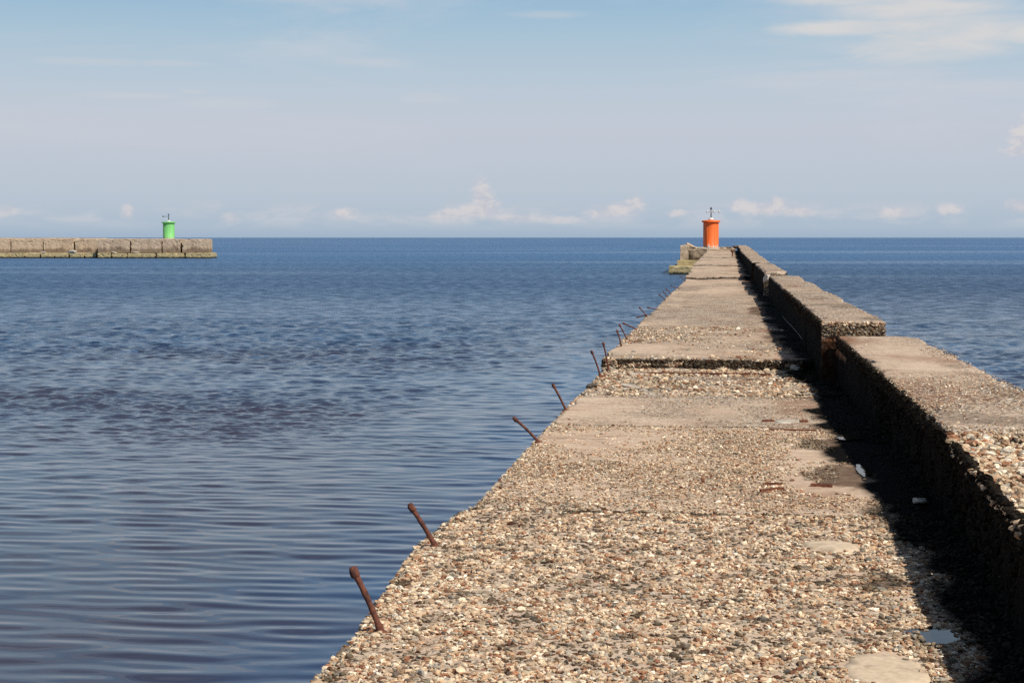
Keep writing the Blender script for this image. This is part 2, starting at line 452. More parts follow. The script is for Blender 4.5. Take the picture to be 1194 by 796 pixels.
def deck_stones(y0, y1, dens, smin, smax, tmpl, zt, ymask=None):
    n = int((y1 - y0) * 2.9 * dens)
    x, y = scatter(-1.62, 1.28, y0, y1, n)
    le = left_edge(y) - .012
    k = x > le
    x, y = x[k], y[k]
    mk = deck_mask(x, y, np.full_like(x, 1.6), 0 * x)
    p = sst(.32, .7, mk[:, 0] + (fbm(x * 14, y * 14, 0 * x, 90, 2) - .5) * .35)
    k = rng.uniform(0, 1, len(x)) < p
    x, y, mk = x[k], y[k], mk[k]
    kp = np.ones(len(x), bool)
    for (a, b, p_, q_) in [(.868, 6.53, .070, .125), (.955, 11.18, .045, .28), (1.0, 13.0, .10, .12)]:
        kp &= ((x - a) / p_) ** 2 + ((y - b) / q_) ** 2 > 1
    x, y, mk = x[kp], y[kp], mk[kp]
    s = rng.uniform(smin, smax, len(x)) * np.where(rng.uniform(0, 1, len(x)) < .06, 1.5, 1)
    z = zt + (fbm(x * 1.1, y * 1.1, 0 * x, 41, 3) - .5) * .02 + rng.uniform(-.95, .42, len(x)) * s
    # loose clusters leave hollows
    hol = fbm(x * 13, y * 13, 0 * x, 95, 3)
    z += (hol - .5) * .024 + .002
    tint = (1 - .95 * mk[:, 1]) * np.maximum(np.interp(hol, [.36, .52], [.22, 1.0]), np.interp(y, [8.6, 10.0], [0, .62]))  # stone colour darkened for the parapet's shade and in the hollows
    edge = (x - left_edge(y)) < .03
    z = np.where(edge, z - rng.uniform(0, .03, len(x)), z)
    return pebbles(np.stack([x, y, z], 1), s, tint, tmpl)

def side_stones(n, y0, y1, xf, z0, z1, s0, s1, tint, tmpl=ICO0):
    y = rng.uniform(y0, y1, n); z = rng.uniform(z0, z1, n); s = rng.uniform(s0, s1, n)
    x = xf(y) + rng.uniform(-.3, .5, n) * s
    return pebbles(np.stack([x, y, z], 1), s, np.full(n, tint), tmpl)

pier = thing('pier', 'long straight pier walkway of weathered pebbly concrete slabs running out to the orange beacon', 'pier', (0, 0, 0))
Z0 = 1.60
slabs = [  # y0, y1, z, nx, dmin
    (-8.0, 9.29, 1.600, 110, .022), (9.31, 13.64, 1.598, 90, .022), (13.655, 16.35, 1.600, 70, .03), (16.365, 19.74, 1.585, 90, .03),
    (19.745, 35.14, 1.712, 60, .05), (35.26, 44.0, 1.722, 40, .1), (44.16, 58.6, 1.712, 30, .1), (58.62, 70, 1.805, 24, .2),
    (70.05, 79.9, 1.815, 24, .2), (79.95, 91.2, 1.862, 20, .2), (91.25, 106, 1.885, 20, .2), (106.1, 122, 1.93, 20, .2), (122.1, 139, 1.95, 20, .2), (139.1, 149, 1.98, 20, .2)]
for i, (y0, y1, z, nx, dm) in enumerate(slabs):
    extra = []; zf = None; ys = None; kw = {}
    if i == 0:
        zf = lambda x, y: -.022 * (1 - sst(.8, 1.5, np.sqrt(((x - .868) / .09) ** 2 + ((y - 6.53) / .16) ** 2)))
        ys = np.unique(np.concatenate([np.linspace(-8, 4.6, 40), ygrid(4.6, y1, 4200, .022)]))
        extra = [deck_stones(4.7, 9.33, 5200, .0042, .0125, ICO1, z), side_stones(2600, 4.7, y1, left_edge, z - .16, z - .005, .009, .019, .8, ICO1)]
    elif i == 1:
        extra = [deck_stones(9.28, 13.66, 3300, .0042, .0105, ICO0, z), side_stones(1500, y0, y1, left_edge, z - .16, z - .005, .01, .02, .8)]
    elif i == 2:
        extra = [deck_stones(y0, y1, 500, .005, .011, ICO0, z), side_stones(500, y0, y1, left_edge, z - .1, z - .005, .01, .02, .8)]
        kw = dict(rel_amp=.004)
    elif i == 3:
        extra = [deck_stones(y0, y1, 900, .010, .026, ICO0, z), side_stones(500, y0, y1, left_edge, z - .1, z - .005, .01, .025, .7)]
        zf = lambda x, y: -.065 * sst(.52, .62, fbm(x * 1.8, y * 2.6, 0 * x, 101, 4)) + .02 * sst(.5, .6, fbm(x * 2, y * 5, 0 * x, 103, 3))
    elif i == 4:
        n = 2400   # stones showing in the broken front face of the step
        x = rng.uniform(-1.48, 1.24, n); zz = rng.uniform(z - .12, z - .005, n); s = rng.uniform(.010, .026, n)
        yy = np.full(n, y0) + rng.uniform(-.4, .3, n) * s
        lit = np.where(fbm(x * 5, zz * 14, 0 * x, 110, 2) > .62, .85, .16) * np.where(x > .95, .15, 1)  # random stone tint, dimmed at the right end for the parapet's shade
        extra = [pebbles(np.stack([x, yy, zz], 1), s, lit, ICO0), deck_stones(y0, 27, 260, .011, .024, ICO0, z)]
        kw = dict(chip=.05, edge_amp=.03)
    elif i == 7:
        kw = dict(chip=.12, rnd=(.02, .1))
    if i >= 4: zf = (lambda x, y: (fbm(x * 1.1, y * np.interp(y, [20, 60, 150], [2.2, 1.0, .4]), 0 * x, 171, 3) - .5) * np.interp(y, [19.7, 20.5, 50, 150], [0, .04, .08, .14]))
    if i >= 5: kw.setdefault('edge_amp', .045)
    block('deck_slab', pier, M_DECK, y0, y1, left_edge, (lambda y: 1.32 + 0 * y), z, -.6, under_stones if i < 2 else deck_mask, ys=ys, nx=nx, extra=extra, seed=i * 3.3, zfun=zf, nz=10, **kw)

# ------------------------------------------------------------------ sea-side parapet
def wall_mask(x, y, z, c):
    n = fbm(x * 1.2, y * .6, z, 120, 3)
    e = np.interp(y, [0, 8.7, 9.25, 9.6, 12, 14, 18.3, 19, 40, 170], [1, 1, .95, .52, .55, .40, .40, .55, .5, .5]) + (n - .5) * .5
    e = np.where(c > .02, .85, e)
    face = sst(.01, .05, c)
    wet_shade = face * (.97 + .06 * n)  # side faces painted near black, standing in for the shade on them
    wet_shade = np.maximum(wet_shade, .35 * sst(.6, .75, fbm(x * 2, y * 1.0, z, 121, 3)))
    # the lit end face of the taller block is only streaked
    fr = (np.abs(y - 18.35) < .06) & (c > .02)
    wet_shade = np.where(fr, np.interp(c, [.02, .06, .16, .3], [.72, .60, .66, .8]), wet_shade)
    fr2 = (np.abs(y - 41.7) < .1) & (c > .02)
    wet_shade = np.where(fr2, .35, wet_shade)
    rust = .5 * sst(.60, .78, fbm(x * 1.5, y * .8, z, 122, 3)) * (1 - face * .5)
    rust = np.where(fr & (c > .10), .95, rust)
    rust = np.maximum(rust, sst(1.2, .2, np.abs(y - 17.7)) * sst(1.55, 1.3, x) * .95)
    wet_shade = np.where((np.abs(y - 17.7) < .7) & (x < 1.35) & (c > .02) & (c < .22), .15, wet_shade)
    return np.stack([np.clip(e, 0, 1), np.clip(wet_shade, 0, 1), np.clip(rust, 0, 1)], -1)

parapet = thing('parapet', 'low thick concrete parapet of uneven blocks along the right side of the pier walkway', 'wall', (1.6, 10, 0))
def pchild(o): o.location = (-1.6, -10, 0); return o
ZR1 = 2.10
def near_rough(x, y):   # the near end has lost its skin: lower and lumpy
    return -(.03 + .09 * fbm(x * 3, y * 3, 0 * x, 130, 3)) * sst(9.35, 9.0, y + (fbm(x * 5, 0 * y, 0 * x, 131, 2) - .5) * .5)
def wall_stones(y0, y1, dens, smin, smax, tmpl, z, deep):
    n = int((y1 - y0) * .9 * dens)
    y = rng.uniform(y0, y1, n); x = wall_l(y) - .01 + rng.uniform(0, .9, n)
    s = rng.uniform(smin, smax, n)
    rr = near_rough(x, y) if deep else 0
    p = np.ones(n) if deep else sst(.3, .62, wall_mask(x, y, 0 * x + z, 0 * x)[:, 0])
    k = rng.uniform(0, 1, n) < p
    x, y, s = x[k], y[k], s[k]; rr = rr[k] if deep else 0
    zz = z + rr + rng.uniform(-.7, .6, len(x)) * s
    return pebbles(np.stack([x, y, zz], 1), s, rng.uniform(.8, 1.1, len(x)), tmpl)
def fl(y): return wall_l(y)
ys = np.unique(np.concatenate([np.linspace(-8, 4.6, 30), ygrid(4.6, 18.3, 3800, .03)]))
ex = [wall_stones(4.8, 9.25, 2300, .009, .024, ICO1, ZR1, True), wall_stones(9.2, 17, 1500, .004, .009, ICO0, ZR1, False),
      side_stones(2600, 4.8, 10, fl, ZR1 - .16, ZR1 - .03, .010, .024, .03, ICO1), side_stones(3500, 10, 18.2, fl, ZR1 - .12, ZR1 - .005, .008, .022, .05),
      side_stones(2600, 4.8, 14, fl, ZR1 - .5, ZR1 - .1, .010, .022, .02)]  # face stones tinted near black along with the painted shade
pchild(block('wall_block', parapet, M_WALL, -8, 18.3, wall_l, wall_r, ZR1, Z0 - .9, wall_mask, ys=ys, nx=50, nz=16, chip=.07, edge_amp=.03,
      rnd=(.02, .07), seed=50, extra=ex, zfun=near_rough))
ex = [side_stones(2600, 18.4, 30, lambda y: 1.09 + 0 * y, 2.26 - .16, 2.26 - .005, .010, .026, .05)]  # stones on the inner face darkened for its shade
n = 700; x = rng.uniform(1.1, 1.79, n); zz = rng.uniform(2.1, 2.255, n); s = rng.uniform(.009, .022, n)
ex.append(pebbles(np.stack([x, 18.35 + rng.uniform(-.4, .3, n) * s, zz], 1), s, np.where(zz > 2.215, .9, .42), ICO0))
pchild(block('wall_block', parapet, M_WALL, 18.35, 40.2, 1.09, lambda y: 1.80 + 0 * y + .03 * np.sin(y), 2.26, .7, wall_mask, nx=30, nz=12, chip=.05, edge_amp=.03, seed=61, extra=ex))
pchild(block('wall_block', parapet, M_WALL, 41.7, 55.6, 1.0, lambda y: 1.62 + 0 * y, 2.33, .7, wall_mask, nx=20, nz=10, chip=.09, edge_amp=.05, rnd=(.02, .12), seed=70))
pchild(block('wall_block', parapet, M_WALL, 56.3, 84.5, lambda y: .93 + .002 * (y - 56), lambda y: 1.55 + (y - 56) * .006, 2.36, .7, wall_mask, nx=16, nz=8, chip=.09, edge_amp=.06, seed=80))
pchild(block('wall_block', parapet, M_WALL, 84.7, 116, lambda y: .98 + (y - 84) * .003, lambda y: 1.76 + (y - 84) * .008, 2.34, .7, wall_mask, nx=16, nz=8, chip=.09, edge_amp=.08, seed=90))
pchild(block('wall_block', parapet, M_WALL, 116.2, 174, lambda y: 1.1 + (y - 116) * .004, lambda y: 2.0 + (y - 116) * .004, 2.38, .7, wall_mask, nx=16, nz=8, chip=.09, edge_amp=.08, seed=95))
# lower filling where two blocks have parted
pchild(block('wall_block', parapet, M_WALL, 40.25, 41.65, 1.12, 1.7, 2.10, .7, wall_mask, nx=14, nz=6, chip=.1, edge_amp=.05, seed=66))

# ------------------------------------------------------------------ pier head
def head_mask(x, y, z, c):
    n = fbm(x * 1.0, y, z * 1.0, 140, 3)
    return np.stack([.0 + .3 * n, np.clip(sst(.5, .8, n) * .6, 0, 1), .25 * n], -1)
def dark_mask(x, y, z, c):
    n = fbm(x * 1.3, y, z * 1.6, 141, 4)
    return np.stack([.15 + .3 * n, np.clip(.25 + .55 * sst(.35, .65, n), 0, 1), .25 * n], -1)
head = thing('end_platform', 'stepped concrete block platform at the far end of the pier carrying the orange beacon', 'platform', (-1, 150, 0))
def hchild(o): o.location = (1, -150, 0); return o
kw = dict(nx=14, nz=10, chip=.08, edge_amp=.04, rel_amp=.02, rnd=(.02, .09))
hchild(block('upper_block', head, M_FAR, 143.0, 158, -3.90, -3.16, 2.50, .6, head_mask, ys=np.linspace(143, 158, 40), seed=150, **kw))
hchild(block('upper_block', head, M_FAR, 143.25, 158, -3.13, -1.62, 2.20, .6, dark_mask, ys=np.linspace(143.25, 158, 40), seed=151, **kw))
hchild(block('upper_block', head, M_FAR, 149.1, 175, -1.60, .98, 2.18, .6, head_mask, ys=np.linspace(149.1, 175, 60), seed=152, **kw))
hchild(block('upper_block', head, M_FAR, 158.1, 175, -3.90, -1.63, 2.19, .6, head_mask, ys=np.linspace(158.1, 175, 50), seed=153, **kw))
def tier(x0, x1, y0, y1, z0, z1, sd):
    return hchild(block('base_tier', head, M_TIER, y0, y1, x0, x1, z1, z0, head_mask, ys=np.linspace(y0, y1, 30), seed=sd, **kw))
tier(-4.12, -1.58, 142.3, 175, -.8, 1.22, 154)
tier(-4.78, -2.75, 140.3, 142.28, -.8, .74, 155)
tier(-4.70, -4.14, 142.3, 175, -.8, .62, 156)

# ------------------------------------------------------------------ beacons
def beacon(name, label, x, y, z, sc, paintm, arm, zs=1.0):
    t = thing(name, label, 'beacon', (x, y, z))
    def put(nm, VF, m, parent=t, smooth=True, off=(0, 0, 0)):
        V, F = VF; return mesh_obj(nm, V * np.array([sc, sc, sc * zs]) + np.array(off) * sc, F, m, parent, smooth=smooth)
    put('plinth', _lathe([(.80, -.12), (.80, .03), (.77, .06)], 48), M_LIME, smooth=False)
    o = put('drum', _lathe([(.70, .06), (.715, .07), (.715, .10), (.70, .12), (.70, 2.36), (.70, 2.40)], 56), paintm)
    o = put('cap', _lathe([(.70, 2.401), (.84, 2.45), (.865, 2.47), (.865, 2.56), (.84, 2.60), (.55, 2.64), (.3, 2.66)], 56), paintm, smooth=False)
    for k in range(8):   # bolts of the cap flange are too small; ribs under the rim
        pass
    put('dome', _lathe([(.26, 2.661), (.25, 2.74), (.19, 2.82), (.09, 2.87)], 32), M_WHITE)
    put('mast', tube([(0, 0, 2.86), (0, 0, 3.3), (0, 0, 3.66)], [.055, .05, .045], 12), M_STEEL)
    a = put('crossarm', tube([(arm[0], 0, 3.45), (0, -.02, 3.45), (arm[1], 0, 3.45)], [.03, .03, .03], 8), M_STEEL if arm[2] else M_WHITE)
    l = put('lantern', _lathe([(.05, 3.661), (.10, 3.68), (.10, 3.78), (.07, 3.83), (.02, 3.85)], 20), M_STEEL)
    for q in arm[3]:     # small fittings at the ends of the arm
        V, F = _lathe([(.03, -.11), (.08, -.08), (.08, .06), (.03, .11)], 16)
        put('lamp', (V + np.array([q, 0, 3.45]), F), M_STEEL if arm[2] else M_WHITE)
    # door frame ring and vertical seam of the drum
    for k in range(6):
        th = math.radians(-120 + k * 60)
        V, F = tube([(.71 * math.cos(th), .71 * math.sin(th), .12), (.71 * math.cos(th), .71 * math.sin(th), 2.36)], [.012, .012], 6)
        put('seam', (V, F), paintm, parent=o)
    return t
beacon('harbour_beacon', 'short orange drum beacon with flanged cap and thin mast at the end of the pier', -1.27, 150.4, 2.19, .99, M_ORANGE, (-.36, .75, False, (-.36, .25, .75)))

# ------------------------------------------------------------------ far breakwater with green beacon, square to the line of sight
YAW = math.radians(7.523)
D = 250.0; PX = D / 1874.0
def sx(px): return (px - 597) * PX              # sideways position at that distance
bw = thing('breakwater', 'far detached breakwater of tan concrete blocks across the water carrying the green beacon', 'breakwater',
           (-math.sin(YAW) * D, math.cos(YAW) * D, 0), YAW)
def far_mask(x, y, z, c):
    n = fbm(x * .35, y, z * .8, 160, 3); n2 = fbm(x * 1.6, y, z * 1.1, 161, 3)
    low = sst(1.35, 1.75, c + (n2 - .5) * .8)
    return np.stack([.0 + .1 * n, np.clip(.45 * low + .2 * sst(.62, .8, n2), 0, 1), np.clip(.3 * n2 + .2 * low, 0, 1)], -1)
kwf = dict(nx=36, nz=14, chip=.14, edge_amp=.07, rel_amp=.03, rnd=(.02, .12))
def bblock(nm, a, b, y0, y1, z0, z1, m, sd):
    return block(nm, bw, m, y0, y1, sx(a + .45), sx(b - .45), z1, z0, far_mask, ys=np.linspace(y0, y1, 14), seed=sd, **kwf)
ups = [(-330, -270, 2.9), (-269, -215, 3.05), (-214, -160, 3.0), (-159, -110, 3.05), (-109, -58, 3.0), (-57.5, -30, 3.05), (-29.5, 7.7, 3.0), (8.2, 45.8, 2.98), (46.2, 82, 3.0), (83.2, 116.0, 2.96)]
for i, (a, b, z) in enumerate(ups):
    bblock('upper_block', a, b, 2.4, 6.2, .84, z, M_FAR, 200 + i * 1.7)
    if i > 4: bblock('cap_slab', a + .8, b - .4, 2.9, 6.1, z + .012, z + .15, M_FAR, 230 + i)
for i, (a, b, z) in enumerate([(116.6, 154.0, 3.03), (154.7, 190.8, 3.01), (191.4, 212.6, 2.99), (214.2, 243.6, 2.97)]):
    bblock('upper_block', a, b, -.9, 3.8, .84, z, M_FAR, 260 + i * 1.3)
lows = [(-330, -280), (-279, -230), (-229, -180), (-179, -130), (-129, -80), (-79, -40), (-39, 9.8), (13, 28.2), (29.5, 46.8), (47.4, 62.8), (63.6, 80.4), (81, 98), (98.8, 112.5),
        (117, 132.8), (133.4, 150.6), (151.6, 183.6), (184.8, 217.2), (219.2, 247.8)]
for i, (a, b) in enumerate(lows):
    bblock('base_block', a, b, .2 if i < 13 else -1.5, 4.4, -.8, .8 + random.uniform(-.03, .03), M_TIER, 300 + i * 1.9)
bblock('core_block', -330, 240, 2.2, 4.2, -.8, .82, M_FAR, 350)
# loose pale rubble in the joints
def lump(name, label, cat, loc, size, m, group=None, rotz=0, tmpl=ICO2, jit=.22, seed=0):
    v, f = tmpl; r = np.random.default_rng(seed + 5)
    V = v.copy()
    for _ in range(7):       # broken facets
        d = r.normal(size=3); d /= np.linalg.norm(d); h = r.uniform(.5, .8)
        s = V @ d; V = V - np.maximum(s - h, 0)[:, None] * d[None]
    V = V * (1 + r.uniform(-jit * .25, jit * .25, (len(V), 1)))
    V = V * np.array(size) / 2
    o = mesh_obj(name, V, [np.array(f)], m)
    o.location = loc; o.rotation_euler = (r.uniform(-.2, .2), r.uniform(-.2, .2), rotz)
    return tag(o, label, cat, group)
def far(px, dy, z):
    s = sx(px); return (math.cos(YAW) * s - math.sin(YAW) * (D + dy), math.sin(YAW) * s + math.cos(YAW) * (D + dy), z)
lump('rubble', 'pale rubble lump lying on the breakwater ledge left of its dark shadow', 'rubble', far(84, .4, 1.0), (1.5, .8, .6), M_LIME, seed=1)
lump('rubble', 'small pale rubble on the breakwater ledge, second from the left edge', 'rubble', far(50, .4, .92), (1.0, .6, .3), M_LIME, seed=2)
lump('rubble', 'flat pale rubble on the ledge under the green beacon side of the breakwater', 'rubble', far(161, -1.1, .90), (1.2, .5, .3), M_LIME, seed=3)
lump('rubble', 'pale rubble on the ledge just right of the breakwater shadow', 'rubble', far(136, -1.1, .90), (.9, .5, .26), M_LIME, seed=4)
gp = far(193.6, 2.6, 3.0)
beacon('harbour_beacon', 'short green drum beacon with flanged cap on the far breakwater', gp[0], gp[1], gp[2], 1.27, M_GREEN, (-.72, .16, True, (-.72,)), .80)

# ------------------------------------------------------------------ anchor rods along the left edge
RODS = [((-1.366, 6.303), (-1.481, 1.854), 'rusty iron rod nearest the viewer, leaning out from the pebbly left edge'),
        ((-1.474, 8.137), (-1.605, 1.808), 'second nearest rusty rod on the left edge, thick and round headed'),
        ((-1.436, 12.467), (-1.626, 1.780), 'rusty rod leaning hard left beside the joint where pebbly slab turns smooth'),
        ((-1.449, 14.814), (-1.570, 1.831), 'rusty rod standing alone at the edge of the smooth slab'),
        ((-1.418, 18.572), (-1.519, 1.879), 'rusty rod rooted in broken stones just before the step'),
        ((-1.389, 19.50), (-1.453, 1.915), 'nearly upright rusty rod standing right against the step'),
        ((-1.395, 22.041), (-1.455, 1.923), 'steep thin rod, first one beyond the step'),
        ((-1.413, 23.604), (-1.521, 1.916), 'leaning thin rod, second one beyond the step'),
        ((-1.381, 25.908), (-1.607, 1.819), 'low slanting rod, third one beyond the step'),
        ((-1.468, 30.70), (-1.599, 1.865), 'upper rod of the crossed pair, pointing up and left'),
        ((-1.492, 30.957), (-1.657, 1.668), 'lower rod of the crossed pair, pointing flat out over the water'),
        ((-1.359, 33.194), (-1.559, 1.762), 'low rod right behind the crossed pair'),
        ((-1.368, 37.942), (-1.515, 1.863), 'nearest of the three close parallel rods in the distance'),
        ((-1.353, 39.559), (-1.480, 1.878), 'middle of the three close parallel rods in the distance'),
        ((-1.370, 42.316), (-1.505, 1.853), 'farthest of the three close parallel rods in the distance'),
        ((-1.314, 47.183), (-1.541, 1.799), 'low slanting rod, second farthest of all the rods'),
        ((-1.280, 54.13), (-1.440, 1.89), 'farthest small rod, close to the projecting pier head blocks')]
for i, ((bx, by), (tx, tz), lab) in enumerate(RODS):
    z0 = 1.6 if i < 6 else 1.712
    t = thing('iron_rod', lab, 'rod', (bx, by, z0), 0, 'rusty iron rods sticking up from the left edge of the pier')
    d = np.array([tx - bx, 0, tz - z0]); L = np.linalg.norm(d); dn = d / L
    r0 = .0125 if i < 2 else .0105
    k = np.linspace(-.18, 1, 14)
    side = np.array([dn[2], 0, -dn[0]]) * (.006 if i % 2 == 0 else .003)
    path = [dn * L * q + side * math.sin(max(q, 0) * 3.1) for q in k]
    rad = [r0 * (1.25 if q < .1 else 1) * (1 + .08 * math.sin(q * 23 + i)) for q in k]
    V, F = tube(path, rad, 14); mesh_obj('shaft', V, F, M_RUST, t, smooth=True)
    if i < 14 or i == 16 or True:
        a = path[-1]
        hp = [a + dn * q for q in (-.030, -.027, -.014, 0, .012, .017)]
        hr = [r0 * 1.0, r0 * 1.4, r0 * 1.55, r0 * 1.5, r0 * 1.25, r0 * .6]
        V, F = tube(hp, hr, 9); V = V + rng.normal(0, r0 * .10, V.shape)
        mesh_obj('rod_head', V, F, M_RUST, t, smooth=True)
    if i < 6:   # rust collar on the concrete
        V, F = _lathe([(.0, -.02), (.032, -.02), (.030, .003), (.02, .010)], 14)
        V[:, :2] *= rng.uniform(.8, 1.2, (len(V), 1)); mesh_obj('rust_collar', V, F, M_STRIP, t, smooth=True)

# ------------------------------------------------------------------ small things on the walkway
def strip(label, x0, y0, x1, y1, z, w=.016, h=.012, bend=.01):
    n = 9; k = np.linspace(0, 1, n)
    dx, dy = x1 - x0, y1 - y0; L = math.hypot(dx, dy); px, py = -dy / L, dx / L
    V = []
    for q in k:
        cx, cy = dx * (q - .5) + px * bend * math.sin(q * 3.1), dy * (q - .5) + py * bend * math.sin(q * 3.1)
        ww = w * (.8 + .4 * random.random()) / 2
        for s, zz in ((-1, -.02), (1, -.02), (1, h), (-1, h)):
            V.append((cx + px * ww * s, cy + py * ww * s, zz + .003 * random.random()))
    F = []
    for i in range(n - 1):
        a = i * 4
        F += [(a, a + 1, a + 5, a + 4), (a + 1, a + 2, a + 6, a + 5), (a + 2, a + 3, a + 7, a + 6), (a + 3, a, a + 4, a + 7)]
    F += [(3, 2, 1, 0), (n * 4 - 4, n * 4 - 3, n * 4 - 2, n * 4 - 1)]
    o = mesh_obj('rusty_bar', np.array(V), [np.array(F)], M_STRIP)
    o.location = ((x0 + x1) / 2, (y0 + y1) / 2, z)
    return tag(o, label, 'metal bar', 'rusty reinforcing bars showing in the walkway')
strip('short rusty bar, farther of the two close together in the pebbly slab', .261, 10.44, .385, 10.455, 1.606)
strip('longer rusty bar, nearer of the two close together in the pebbly slab', .235, 10.15, .385, 10.28, 1.606)
strip('rusty bar lying between a tan mortar area and the shaded, damp gutter', .562, 10.44, .70, 10.42, 1.607, .02)
strip('rusty bar end left of the pale patch in the smooth slab', .34, 14.1, .44, 14.12, 1.604, .03)
strip('rusty bar end right of the pale patch in the smooth slab', .66, 14.1, .73, 14.12, 1.604, .03)
strip('thin dark rusty bar along the joint before the smooth slab', .38, 13.45, .80, 13.44, 1.603, .02)
strip('long thin rusty bar just in front of the step', -1.05, 19.0, .55, 18.95, 1.600, .022, .014, .03)

def patch(label, cx, cy, rx, ry, z, parent, m=M_MORTAR, seed=0):
    n = 40; r = np.random.default_rng(seed); ph = r.uniform(0, 6, 4)
    V = []
    for ring, (q, h) in enumerate(((0.35, .010), (.7, .009), (.92, .007), (1.0, -.012))):
        for k in range(n):
            th = 2 * math.pi * k / n
            rr = q * (1 + .10 * math.sin(2 * th + ph[0]) + .07 * math.sin(3 * th + ph[1]) + .05 * math.sin(7 * th + ph[2]) + .03 * math.sin(11 * th + ph[3]))
            V.append((cx + rx * rr * math.cos(th), cy + ry * rr * math.sin(th), z + h + r.uniform(-.0015, .0015)))
    V.append((cx, cy, z + .010))
    F = [(i * n + k, (i + 1) * n + k, (i + 1) * n + (k + 1) % n, i * n + (k + 1) % n) for i in range(3) for k in range(n)]
    T = [(3 * n + n, k, (k + 1) % n) for k in range(n)]
    return mesh_obj('mortar_patch', np.array(V), [np.array(F), np.array(T)], m, parent, smooth=True)
patch('', .57, 8.42, .145, .15, 1.598, pier, seed=1)
patch('', .60, 5.98, .15, .28, 1.598, pier, seed=2)
patch('', .55, 14.12, .11, .14, 1.602, pier, M_LIME, seed=3)

# puddles in the gutter
def water_mat(name, c, rough, bump):
    m, t = mat(name)
    P = t.n('ShaderNodeNewGeometry').outputs['Position']
    n = t.noise(P, 14, 2)
    b = t.n('ShaderNodeBump', {'Strength': bump, 'Distance': .002, 'Height': n})
    bs = t.n('ShaderNodeBsdfPrincipled', {'Base Color': (*c, 1), 'Roughness': rough, 'IOR': 1.33, 'Specular IOR Level': .5, 'Normal': b.outputs[0]})
    t.n('ShaderNodeOutputMaterial', {0: bs.outputs[0]})
    return m
M_PUD = water_mat('puddle_water', (.012, .010, .008), .02, .15)
def puddle(label, cx, cy, rx, ry, z, seed):
    n = 48; ph = np.random.default_rng(seed).uniform(0, 6, 5); V = []
    for k in range(n):
        th = 2 * math.pi * k / n
        rr = 1 + .15 * math.sin(2 * th + ph[0]) + .12 * math.sin(3 * th + ph[1]) + .08 * math.sin(5 * th + ph[2]) + .06 * math.sin(9 * th + ph[3])
        V.append((rx * rr * math.cos(th), ry * rr * math.sin(th), 0))
    V += [(v[0] * .97, v[1] * .97, -.03) for v in V]
    F = [tuple(range(n))]
    Q = [(k, k + n, (k + 1) % n + n, (k + 1) % n) for k in range(n)]
    o = mesh_obj('puddle', np.array(V), [np.array(F), np.array(Q)], M_PUD); o.location = (cx, cy, z)
    return tag(o, label, 'puddle', 'puddles in the damp gutter')
puddle('nearest rain puddle on the pebbles at the shadow edge', .868, 6.53, .115, .175, 1.601, 1)
puddle('small bright puddle inside the shadow, beyond the nearest one', .955, 11.18, .04, .30, 1.608, 2)
puddle('narrow puddle in the shadow beside the joint of the smooth slab', 1.0, 13.0, .10, .12, 1.607, 3)
puddle('small puddle in the shadow at the foot of the step', 1.0, 19.35, .12, .25, 1.60, 4)

lump('loose_stone', 'pale chunk of broken concrete lying in the shadow against the parapet', 'stone', (1.17, 9.80, 1.625), (.12, .16, .05), M_STONE, seed=11)
lump('loose_stone', 'white flat stone on the broken strip left of the middle', 'stone', (-.97, 17.25, 1.60), (.30, .16, .05), M_LIME, seed=12)
lump('loose_stone', 'white stone at the right end of the step beside the shadow', 'stone', (.86, 19.55, 1.635), (.14, .12, .09), M_LIME, seed=13)
lump('loose_stone', 'flat pale stone wedged below the farther wall end', 'stone', (.92, 25.8, 1.73), (.06, .08, .04), M_LIME, seed=14)
lump('loose_stone', 'dark broken stone at the left edge before the smooth slab', 'stone', (-1.40, 17.2, 1.60), (.14, .18, .08), M_RUBBLE, seed=15)
lump('loose_stone', 'white broken corner lying on the parted parapet blocks', 'stone', (1.08, 41.1, 2.13), (.22, .5, .3), M_LIME, seed=16)
lump('loose_stone', 'rounded white lump on the right side of the parted parapet blocks', 'stone', (1.6, 40.9, 2.14), (.3, .5, .22), M_LIME, seed=17)

# cable hanging out of the gutter
P = [(1.085, 30.5, 1.735), (1.075, 28, 1.76), (1.07, 25.5, 1.80), (1.08, 23.4, 1.80), (1.10, 22.0, 1.77), (1.14, 20.9, 1.735), (1.18, 20.2, 1.73), (1.2, 20.0, 1.725)]
c = np.array(P); tt = np.linspace(0, len(P) - 1, 60)
PP = np.stack([np.interp(tt, range(len(P)), c[:, k]) for k in range(3)], 1)
for _ in range(5): PP[1:-1] = (PP[:-2] + PP[1:-1] * 2 + PP[2:]) / 4
V, F = tube(PP, [.006] * len(PP), 8)
tag(mesh_obj('cable', V, F, M_CABLE, smooth=True), 'pale old cable curving along the shaded foot of the parapet', 'cable')

# rubble on the pier head
def slab_piece(label, loc, size, rot, m):
    x, y, z = [s / 2 for s in size]
    r = np.random.default_rng(int(size[0] * 100))
    o = block('broken_slab', None, m, -y, y, -x, x, z, -z, head_mask, ys=np.linspace(-y, y, 8), nx=8, nz=4, chip=.05, edge_amp=.03, rel_amp=.01, rnd=(.01, .04), seed=size[0])
    o.location = loc; o.rotation_euler = rot
    return tag(o, label, 'rubble')
slab_piece('tilted pale slab fragment on the left side of the pier head', (-2.95, 145.6, 2.42), (1.0, 1.0, .20), (.15, .50, .1), M_FAR)
slab_piece('flat pale slab fragment between tilted fragment and orange beacon', (-2.2, 146.4, 2.27), (1.1, .9, .14), (0, .08, .3), M_LIME)
lump('rubble', 'dark rubble lump under the tilted slab fragment', 'rubble', (-2.75, 144.6, 2.28), (.6, .5, .2), M_RUBBLE, seed=21)
lump('rubble', 'pale rubble lump at the right foot of the orange beacon', 'rubble', (-.25, 149.8, 2.26), (.6, .5, .22), M_LIME, seed=22)
